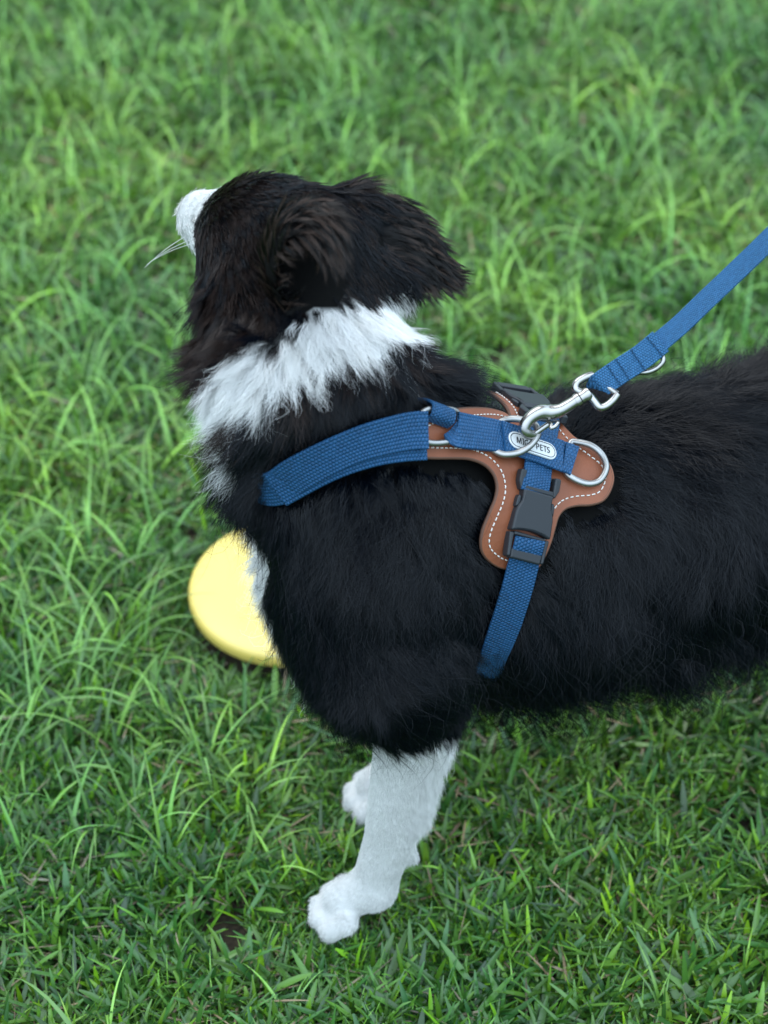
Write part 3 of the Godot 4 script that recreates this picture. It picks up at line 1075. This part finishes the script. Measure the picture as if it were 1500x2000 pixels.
# ---------------------------------------------------------------- leash
func build_leash() -> void:
	var l := thing("leash", "blue webbing leash with steel swivel hook clipped to the harness", "leash")
	var blue := webbing_mat("blue_leash_webbing", Color(0.038, 0.165, 0.360))
	var steel := mat("polished_steel", Color(0.40, 0.39, 0.375), 0.26, 1.0)
	var w := depth_of(on_dog(1050, 849, 0.031))
	var P := func(u: float, v: float, dw: float) -> Vector3: return at_w(u, v, w + dw)
	# hook: crook, shank and swivel
	var mb := MB.new()
	var crook := [P.call(1049, 846, 0.004), P.call(1040, 850, -0.001), P.call(1029, 846, -0.006), P.call(1024, 835, -0.008), P.call(1034, 818, -0.008), P.call(1054, 806, -0.007), P.call(1072, 806, -0.005), P.call(1092, 802, -0.004), P.call(1112, 791, -0.003), P.call(1128, 781, -0.003)]
	sweep(mb, smooth_path(crook, 6), [0.0030, 0.0038, 0.0043, 0.0046, 0.0050, 0.0060, 0.0062, 0.0050, 0.0047, 0.0047], 12)
	var hook := part(mb, "snap_hook", steel, l)
	mb = MB.new()
	sweep(mb, smooth_path([P.call(1124, 784, -0.003), P.call(1132, 779, -0.003)], 2), 0.0056, 14)
	sweep(mb, smooth_path([P.call(1134, 778, -0.003), P.call(1139, 775, -0.003)], 2), 0.0050, 14)
	part(mb, "collar", steel, hook)
	mb = MB.new()
	sweep(mb, smooth_path([P.call(1046, 846, -0.001), P.call(1074, 827, -0.003)], 2), 0.0023, 10)
	part(mb, "gate_pin", steel, hook)
	mb = MB.new()
	sweep(mb, smooth_path([P.call(1071, 824, -0.005), P.call(1077, 829, -0.009), P.call(1076, 836, -0.011), P.call(1084, 833, -0.011), P.call(1090, 826, -0.009)], 4), 0.0015, 8)
	part(mb, "trigger", steel, hook)
	mb = MB.new()
	sweep(mb, smooth_path([P.call(1137, 776, -0.003), P.call(1146, 771, -0.003), P.call(1152, 767, -0.003)], 3), [0.0042, 0.0062, 0.0040], 12)
	sweep(mb, smooth_path([P.call(1157, 733, 0.004), P.call(1143, 737, 0.002), P.call(1127, 747, 0.0), P.call(1124, 759, -0.001), P.call(1134, 766, -0.002), P.call(1150, 772, -0.003), P.call(1160, 783, -0.004), P.call(1170, 795, -0.005), P.call(1182, 794, -0.005), P.call(1196, 783, -0.004), P.call(1206, 770, -0.003)], 5), 0.0030, 10)
	sweep(mb, smooth_path([P.call(1157, 733, 0.004), P.call(1206, 770, -0.003)], 2), 0.0024, 10)
	part(mb, "swivel_frame", steel, hook)
	# webbing: single strap running up to the hand outside the picture, doubled and stitched near the hook
	var line := [P.call(1178, 748, 0.001), P.call(1215, 722, -0.002), P.call(1252, 698, -0.005), P.call(1290, 667, -0.008), P.call(1330, 633, -0.011), P.call(1380, 585, -0.016), P.call(1440, 528, -0.022), P.call(1500, 470, -0.03), P.call(1600, 370, -0.045), P.call(1750, 215, -0.07), P.call(1950, 0, -0.11)]
	var path := smooth_path(line, 6)
	var n1 := PackedVector3Array()
	for k in path.size():
		var t := clampf(k / 24.0, 0.0, 1.0)
		n1.append((-fwd).lerp((-fwd + Vector3(-0.35, 0.35, 0.1)).normalized(), t))
	mb = MB.new()
	strap(mb, path, n1, 0.0158, 0.0022)
	part(mb, "webbing", blue, l)
	mb = MB.new()
	var over := []
	for k in 4: over.append(line[k] - fwd * 0.0022)
	over[0] = P.call(1176, 749, 0.0) - fwd * 0.001
	var op := smooth_path([P.call(1170, 756, 0.004)] + over, 5)
	var n2 := PackedVector3Array()
	for k in op.size(): n2.append(-fwd)
	strap(mb, op, n2, 0.0195, 0.0024)
	var fold := part(mb, "stitched_fold", blue, l)
	mb = MB.new()
	for k in [3, 8, 10, 14, 18]:
		var tg := (op[k + 1] - op[k - 1]).normalized()
		var sd := tg.cross(-fwd).normalized()
		var row := PackedVector3Array()
		for j in 14: row.append(op[k] + sd * (j / 13.0 - 0.5) * 0.0186 - fwd * (0.0014 + 0.0004 * (j % 2)) + tg * 0.0004 * ((j % 2) * 2 - 1))
		sweep(mb, row, 0.00042, 5)
	part(mb, "seam", blue, fold)
	mb = MB.new()
	sweep(mb, smooth_path([P.call(1240, 724, -0.002), P.call(1262, 727, -0.004), P.call(1283, 719, -0.005), P.call(1295, 706, -0.006), P.call(1291, 694, -0.005), P.call(1272, 692, 0.001), P.call(1248, 708, 0.002)], 6, true), 0.0020, 10, true)
	part(mb, "accessory_ring", steel, l)

# ---------------------------------------------------------------- fur
func lock(n: int, spread: float, width: float, conv: float, wave: float, rise: float, segs: int, vary: float, lean := 0.85) -> ArrayMesh:
	# one lock of hairs, unit length along x, skin normal y
	var mb := MB.new()
	var ph0 := rng.randf() * TAU
	var fr0 := rng.randf_range(0.7, 1.4)
	for k in n:
		var rr := sqrt(rng.randf()) * spread
		var ra := rng.randf() * TAU
		var x0 := cos(ra) * rr
		var z0 := sin(ra) * rr
		var le := rng.randf_range(1.0 - vary, 1.0)
		var yaw := rng.randf_range(-0.12, 0.12)
		var ph := ph0 + rng.randf_range(-0.7, 0.7)
		var fr := fr0 * rng.randf_range(0.85, 1.15)
		var wv := wave * rng.randf_range(0.4, 1.3)
		var ri := rise * rng.randf_range(0.5, 1.5)
		var g := rng.randf_range(0.8, 1.2)
		var w0 := width * rng.randf_range(0.7, 1.25)
		var pts := []
		for s in segs + 1:
			var t := float(s) / segs
			var x := x0 + t * le
			var y := ri * sin(PI * minf(t * 0.85, 1.0)) + wv * 0.5 * t * sin(ph + 1.3 + TAU * fr * t)
			var z := z0 * (1.0 - conv * t) + yaw * t * le + wv * t * sin(ph + TAU * fr * t)
			pts.append(Vector3(x, y - 0.03 * (1.0 - t), z))
		var rows := []
		for s in segs + 1:
			var t := float(s) / segs
			var tan: Vector3 = (pts[mini(s + 1, segs)] - pts[maxi(s - 1, 0)]).normalized()
			var sd := tan.cross(Vector3.UP).normalized()
			var nn := sd.cross(tan)
			var w := maxf(w0 * 0.5 * (1.0 - pow(t, 2.2)), width * 0.04)
			var c := Color(g, g, g)
			var row := []
			for j in 3:
				var a := PI / 2 + TAU * j / 3.0
				var d := sd * cos(a) + nn * sin(a)
				row.append(mb.vert(pts[s] + d * w, (d * (1.2 - lean) + nn * lean).normalized(), Vector2.ZERO, c))
			rows.append(row)
		for s in segs:
			for j in 3: mb.quad(rows[s][j], rows[s][(j + 1) % 3], rows[s + 1][(j + 1) % 3], rows[s + 1][j])
	return mb.mesh()

var COLLAR_P := Vector3.ZERO
var COLLAR_N := Vector3.ZERO

# 0 black coat, 1 white coat; decided by place on the animal
func is_white(p: Vector3, n: Vector3) -> bool:
	var w := noise.get_noise_3d(p.x * 40.0, p.y * 40.0, p.z * 40.0) * 0.010 + noise.get_noise_3d(p.x * 130.0, p.y * 130.0, p.z * 130.0) * 0.006
	if p.y < 0.250 + w and p.x < 0.072: return true                     # stockings
	if p.x > 0.2 and p.y < 0.10 + w: return true
	var m := p - SKULL
	if m.dot(HEAD_F) > 0.082 + w: return true                          # muzzle
	var d := (p - COLLAR_P).dot(COLLAR_N) + w
	var from_head := (p - SKULL).length()
	if p.y > 0.40 and p.x < 0.10 and from_head > 0.06 and not (m.dot(HEAD_L) > 0.04 and p.y > 0.588):
		var lo := -0.010
		if p.x < -0.100: lo = -0.050
		if p.y < 0.492 + w: return n.x < -0.35 and p.z < -0.085
		if d > lo and d < 0.022: return true
	if n.x < -0.35 and p.z < -0.044 and p.y < 0.42 and p.x < 0.0 and p.y > 0.18: return true   # bib
	return false

func build_dog() -> void:
	var dog := thing("dog", "black and white long-haired dog standing on the grass", "dog")
	var a1 := at_z(828, 664, -0.095)
	var a2 := on_all(640, 728)
	var a3 := on_all(452, 850)
	COLLAR_P = a2
	COLLAR_N = (a1 - a2).cross(a3 - a2).normalized()
	if COLLAR_N.dot(SKULL - a2) < 0.0: COLLAR_N = -COLLAR_N
	COLLAR_P += COLLAR_N * 0.018
	print("collar ", a1, a2, a3, COLLAR_N)
	var mb := MB.new()
	var body_ids := PackedInt32Array()
	for j in ALL:
		if not (j in NEAR_LEG or j in FAR_LEG): body_ids.append(j)
	mesh_field(mb, Vector3(-0.24, -0.01, -0.42), Vector3(0.72, 0.74, 0.10), 0.0075, body_ids)
	var nb := mb.v.size()
	mesh_field(mb, Vector3(-0.085, -0.01, -0.06), Vector3(0.08, 0.31, 0.05), 0.0036, NEAR_LEG)
	var nl := mb.v.size()
	mesh_field(mb, Vector3(-0.075, -0.01, -0.2), Vector3(0.09, 0.31, -0.09), 0.0036, FAR_LEG)
	var black := Color(0.004, 0.004, 0.005)
	var white := Color(0.60, 0.60, 0.59)
	for k in mb.v.size():
		var from := body_ids if k < nb else (NEAR_LEG if k < nl else FAR_LEG)
		var p := mb.v[k]
		mb.n[k] = grad(p, near_ids(p, 0.03, from))
		mb.c[k] = white if is_white(p, mb.n[k]) else black
	stage("normals")
	var skin := mat("undercoat", Color(1, 1, 1), 0.9, 0.0, 0.2)
	skin.vertex_color_use_as_albedo = true
	part(mb, "body", skin, dog)
	var ear_bits := near_ear(dog, skin)
	ear_bits.append_array(far_ear(dog, skin))
	for q in [[600, 520, 0.016], [590, 490, 0.014], [620, 545, 0.012]]: mask(on_all(q[0], q[1]), q[2])
	# locks of hair: 0..3 short, 4..8 coat, 9..13 long
	var locks := []
	var lists := []
	for k in 16:
		if k < 4: locks.append(lock(36, 0.75, 0.034, 0.05, 0.05, 0.04, 3, 0.5, 0.35))
		elif k < 9: locks.append(lock(30, 0.17, 0.0090, 0.75, 0.08, 0.07, 6, 0.5))
		elif k >= 14: locks.append(lock(4, 0.15, 0.0038, 0.2, 0.24, 0.10, 10, 0.6))
		else: locks.append(lock(32, 0.15, 0.0068, 0.78, 0.10, 0.08, 7, 0.45))
		lists.append([Scatter.new(), Scatter.new()])
	var ni := mb.i.size()
	for t in range(0, ni, 3):
		var ia := mb.i[t]
		var ib := mb.i[t + 1]
		var ic := mb.i[t + 2]
		var pa := mb.v[ia]
		var pb := mb.v[ib]
		var pc := mb.v[ic]
		var area := (pb - pa).cross(pc - pa).length() * 0.5
		var cen := (pa + pb + pc) / 3.0
		var leg := ia >= nb
		var nn0 := mb.n[ia]
		var dens := 54000.0
		if leg: dens = 190000.0
		if nn0.z < -0.35 and not leg: dens *= 0.3          # the side away from the photograph
		if cen.x > 0.36: dens *= 0.35
		var want := area * dens
		var n := int(want) + (1 if rng.randf() < fmod(want, 1.0) else 0)
		if n == 0: continue
		var ids := near_ids(cen, 0.03, ALL)
		if leg: ids = near_ids(cen, 0.012, NEAR_LEG if ia < nl else FAR_LEG)
		# flow, length and lift blended from the nearest bones
		var flow := Vector3.ZERO
		var leng := 0.0
		var lift := 0.0
		var ws := 0.0
		for j in ids:
			var q := cen - PA[j]
			var tt := clampf(q.dot(PD[j]) / PL[j], 0.0, 1.0)
			var e := (q - PD[j] * tt).length() - lerpf(RA[j], RB[j], tt)
			var wgt := exp(-maxf(e, 0.0) / 0.008)
			flow += FLOW[j] * wgt; leng += LENG[j] * wgt; lift += LIFT[j] * wgt; ws += wgt
		if ws <= 0.0: continue
		flow /= ws; leng /= ws; lift /= ws
		for k in n:
			var r1 := sqrt(rng.randf())
			var r2 := rng.randf()
			var p := pa * (1.0 - r1) + pb * (r1 * (1.0 - r2)) + pc * (r1 * r2)
			var nn := (mb.n[ia] * (1.0 - r1) + mb.n[ib] * (r1 * (1.0 - r2)) + mb.n[ic] * (r1 * r2)).normalized()
			var w := is_white(p, nn)
			var L := leng * rng.randf_range(0.7, 1.2)
			var li := lift
			var cd := (p - COLLAR_P).dot(COLLAR_N)
			if p.y > 0.44 and p.x < 0.08 and cd > -0.02 and cd < 0.075 and (p - SKULL).dot(HEAD_L) < 0.055:
				if w: L *= 0.78
				elif cd > 0.0: L *= 0.6
			if not leg and not w and p.x < -0.082 and p.y > 0.535 and p.y < 0.61 and (p - SKULL).dot(HEAD_F) < 0.05:
				L *= 1.5
				li += 0.3
			if not leg and p.x > 0.0 and p.x < 0.09 and p.y > 0.455 and nn.y > 0.2 and (p - COLLAR_P).dot(COLLAR_N) < -0.032 and not masked(p, 0.022):      # fluff over the withers
				L *= 1.35
				li += 0.35
			# feathering behind the leg and under the belly
			if leg:
				var back := smoothstep(0.05, 1.0, nn.x) * smoothstep(0.10, 0.15, p.y)
				L *= 1.0 + 2.8 * back
				li += 0.22 * back
			elif nn.y < -0.45 and p.x > 0.03: 
				L *= 1.2
				li += 0.2
			# swirls that vary slowly over the coat
			var on_head := (p - SKULL).length() < 0.085 or (p - SKULL).dot(HEAD_F) > 0.03
			var sw := noise.get_noise_3d(p.x * 8.0, p.y * 8.0, p.z * 8.0 + 7.0) * 1.1 + noise.get_noise_3d(p.x * 24.0 + 5.0, p.y * 24.0, p.z * 24.0) * 0.5
			if leg or on_head: sw *= 0.3
			var T := (flow - nn * flow.dot(nn)).normalized()
			if not T.is_finite() or T == Vector3.ZERO: continue
			T = T.rotated(nn, sw + rng.randf_range(-0.22, 0.22))
			li *= rng.randf_range(0.6, 1.3) * (1.0 + (0.0 if leg or on_head else 1.7 * noise.get_noise_3d(p.x * 13.0, p.y * 13.0 + 9.0, p.z * 13.0)))
			if masked(p, 0.0085):
				if not masked(p, 0.0072) and rng.randf() < 0.5:
					li = 0.05
					L *= 0.5
				else: continue
			elif p.x > -0.088 and masked(p + T * L * 0.8 + nn * 0.012, 0.004):
				li *= 0.5
				L *= 0.62
			var X := T * cos(li) + nn * sin(li)
			var Y := nn * cos(li) - T * sin(li)
			var Z := X.cross(Y)
			var g := rng.randf_range(0.75, 1.3)
			var col := Color(0.0014, 0.0028, 0.0056) * g
			if w:
				var cr := rng.randf_range(0.0, 1.0)
				col = Color(0.90, 0.90, 0.89).lerp(Color(0.83, 0.81, 0.76), cr * cr * 0.5)
				if leg: col = Color(0.92, 0.92, 0.90) * rng.randf_range(0.80, 1.04)
			elif ((p - SKULL).length() < 0.12 and rng.randf() < 0.3) or (p.x < -0.085 and p.y > 0.53 and rng.randf() < 0.6):
				col = Color(0.016, 0.0095, 0.008) * g
			var kind := 4 + rng.randi() % 5
			if (leg and L < 0.0105) or (not leg and L < 0.017): kind = rng.randi() % 4
			elif L > 0.037: kind = 9 + rng.randi() % 5
			var zs := 1.0
			if not leg and rng.randf() < ((0.04 if w else 0.09) if nn.y > -0.4 else 0.45) and L > 0.022:
				var L2 := L * rng.randf_range(1.2, 1.8)
				var X2 := (X + nn * rng.randf_range(0.0, 0.35) + Vector3(0, -0.25, 0)).normalized()
				var Y2 := (nn - X2 * nn.dot(X2)).normalized()
				lists[14 + rng.randi() % 2][1 if w else 0].put(Basis(X2 * L2, Y2 * L2, X2.cross(Y2) * L2), p, col)
			lists[kind][1 if w else 0].put(Basis(X * L, Y * L, Z * L * zs), p - nn * 0.001, col)
	# hair on the near ear: outside along the flap, a lighter fringe along its rim
	for q in ear_bits:
		for k in 3:
			var p: Vector3 = q[0] + Vector3(rng.randf_range(-1, 1), rng.randf_range(-1, 1), rng.randf_range(-1, 1)) * 0.003
			var T: Vector3 = (q[1] + Vector3(rng.randf_range(-1, 1), rng.randf_range(-1, 1), rng.randf_range(-1, 1)) * 0.25).normalized()
			var nn: Vector3 = (q[2] - T * T.dot(q[2])).normalized()
			var L: float = q[3] * rng.randf_range(0.7, 1.3)
			var X := T * 0.95 + nn * 0.3
			var col: Color = Color(0.006, 0.0055, 0.0055) if rng.randf() < 0.65 else Color(0.060, 0.040, 0.032)
			lists[4 + rng.randi() % 5][0].put(Basis(X * L, nn * L, X.cross(nn) * L * 0.8), p, col)
	var bm := mat("black_hair", Color(1, 1, 1), 0.2, 0.0, 0.30)
	bm.vertex_color_use_as_albedo = true
	var wm := mat("white_hair", Color(1, 1, 1), 0.5, 0.0, 0.4)
	wm.vertex_color_use_as_albedo = true
	var total := 0
	for k in 16:
		for w in 2:
			total += lists[k][w].n
			if lists[k][w].n > 0: scatter(lists[k][w], locks[k], "white_fur" if w else "black_fur", wm if w else bm, dog)
	print("locks ", total)

func on_all(u: float, v: float) -> Vector3:
	var d := ray(u, v).normalized()
	var p := EYE + d * 1.0
	for k in 90:
		var s := sdf(p, ALL)
		if s < 0.0005: break
		p += d * maxf(s * 0.9, 0.0008)
	return p

# the near ear: a flap that rises from the head and folds over, so that its hollow is seen from behind
func near_ear(dog: Node3D, skin: Material) -> Array:
	var w := depth_of(on_all(590, 520))
	var c := at_w(598, 512, w - 0.016)
	var path := smooth_path([at_w(545, 575, w + 0.002), at_w(522, 500, w - 0.014), at_w(548, 424, w - 0.030), at_w(600, 405, w - 0.042), at_w(640, 440, w - 0.046), at_w(652, 495, w - 0.040)], 5)
	var n := path.size()
	var mb := MB.new()
	var bits := []
	var cols := 7
	var grid := []
	for k in n:
		var t := float(k) / (n - 1)
		var tan := (path[mini(k + 1, n - 1)] - path[maxi(k - 1, 0)]).normalized()
		var nn := path[k] - c
		nn = (nn - tan * nn.dot(tan)).normalized()
		var side := tan.cross(nn)
		var hw := 0.030 * (1.0 - 0.75 * pow(t, 2.5))
		var row := []
		for j in cols:
			var x := (float(j) / (cols - 1) - 0.5) * 2.0
			var p := path[k] + side * (x * hw) - nn * (x * x * hw * 0.45)
			row.append([p, (nn + side * x * 0.6).normalized()])
			bits.append([p + nn * 0.001, (tan + Vector3(0, -0.25, 0)).normalized(), nn, 0.012 + 0.006 * t])
			if j == 0 or j == cols - 1:
				bits.append([p, (tan * 0.6 - nn * 0.6 + Vector3(0, -0.6, 0)).normalized(), nn, 0.016])
		grid.append(row)
	for lay_ in 2:
		var ids := []
		for row in grid:
			var r := []
			for q in row:
				var nn: Vector3 = q[1]
				r.append(mb.vert(q[0] + nn * (0.0014 if lay_ == 0 else -0.0014), nn if lay_ == 0 else -nn, Vector2.ZERO, Color(0.006, 0.0055, 0.0055)))
			ids.append(r)
		for k in n - 1:
			for j in cols - 1: mb.quad(ids[k][j], ids[k][j + 1], ids[k + 1][j + 1], ids[k + 1][j])
	part(mb, "ear", skin, dog)
	# eyes, nose and whiskers on the side of the face turned away
	var f := HEAD_F
	var l := HEAD_L
	var wet := mat("wet_black", Color(0.008, 0.007, 0.007), 0.15)
	for s in [-1.0, 1.0]:
		var e: Vector3 = SKULL + f * 0.062 + l * (0.026 * s) + Vector3(0, 0.012, 0)
		var eb := MB.new()
		sweep(eb, PackedVector3Array([e - f * 0.006, e - f * 0.004, e, e + f * 0.004, e + f * 0.006]), [0.003, 0.006, 0.0075, 0.006, 0.003], 12)
		part(eb, "eye", wet, dog)
	var nb := MB.new()
	var np := SKULL + f * 0.121 + l * 0.002 + Vector3(0, -0.014, 0)
	sweep(nb, PackedVector3Array([np - f * 0.008, np - f * 0.004, np + f * 0.003, np + f * 0.007]), [0.007, 0.0095, 0.008, 0.004], 14)
	part(nb, "nose", wet, dog)
	var hair := mat("whisker", Color(0.8, 0.8, 0.78), 0.4)
	for k in 3:
		var wb := MB.new()
		var r0 := SKULL + f * (0.085 + 0.008 * k) - l * 0.014 + Vector3(0, -0.018, 0)
		var dirn := (-l * 0.8 + f * (0.35 - 0.12 * k) + Vector3(0, -0.1 - 0.05 * k, 0)).normalized()
		sweep(wb, smooth_path([r0, r0 + dirn * 0.025, r0 + dirn * 0.045 + Vector3(0, -0.004, 0)], 4), [0.0003, 0.0002, 0.0001], 4)
		part(wb, "whisker", hair, dog)
	return bits

# the far ear: a thin hanging flap swung out to the side and drawn to a point
func far_ear(dog: Node3D, skin: Material) -> Array:
	var top := smooth_path([at_z(690, 400, -0.150), at_z(748, 384, -0.168), at_z(805, 405, -0.176), at_z(850, 458, -0.172), at_z(884, 520, -0.158), at_z(902, 546, -0.150)], 4)
	var low := smooth_path([at_z(725, 520, -0.120), at_z(765, 545, -0.118), at_z(800, 562, -0.120), at_z(838, 572, -0.126), at_z(872, 562, -0.138), at_z(902, 547, -0.149)], 4)
	var n := top.size()
	var cols := 8
	var bits := []
	var mb := MB.new()
	for lay_ in 2:
		var ids := []
		for k in n:
			var row := []
			var across := (low[k] - top[k])
			var along := (top[mini(k + 1, n - 1)] + low[mini(k + 1, n - 1)] - top[maxi(k - 1, 0)] - low[maxi(k - 1, 0)]).normalized()
			var nn := across.cross(along).normalized() if across.length() > 0.002 else Vector3(0, 0.6, 0.8)
			if nn.dot(EYE - top[k]) < 0.0: nn = -nn
			for j in cols:
				var x := float(j) / (cols - 1)
				var p := top[k] + across * x + nn * (sin(PI * x) * 0.009 * sin(PI * clampf(float(k) / n + 0.15, 0.0, 1.0)))
				var nv := (nn - across.normalized() * (0.5 - x) * 0.7).normalized()
				row.append(mb.vert(p + nv * (0.0015 if lay_ == 0 else -0.0015), nv if lay_ == 0 else -nv, Vector2.ZERO, Color(0.006, 0.0055, 0.0055)))
				if lay_ == 0 and k < n - 2:
					bits.append([p + nv * 0.001, (along + across.normalized() * 0.25 + Vector3(0, -0.1, 0)).normalized(), nv, 0.021 - 0.012 * float(k) / n])
					if k % 2 == 0: bits.append([p - nv * 0.002, (along + across.normalized() * 0.5).normalized(), -nv, 0.012])
			ids.append(row)
		for k in n - 1:
			for j in cols - 1: mb.quad(ids[k][j], ids[k][j + 1], ids[k + 1][j + 1], ids[k + 1][j])
	part(mb, "ear", skin, dog)
	return bits
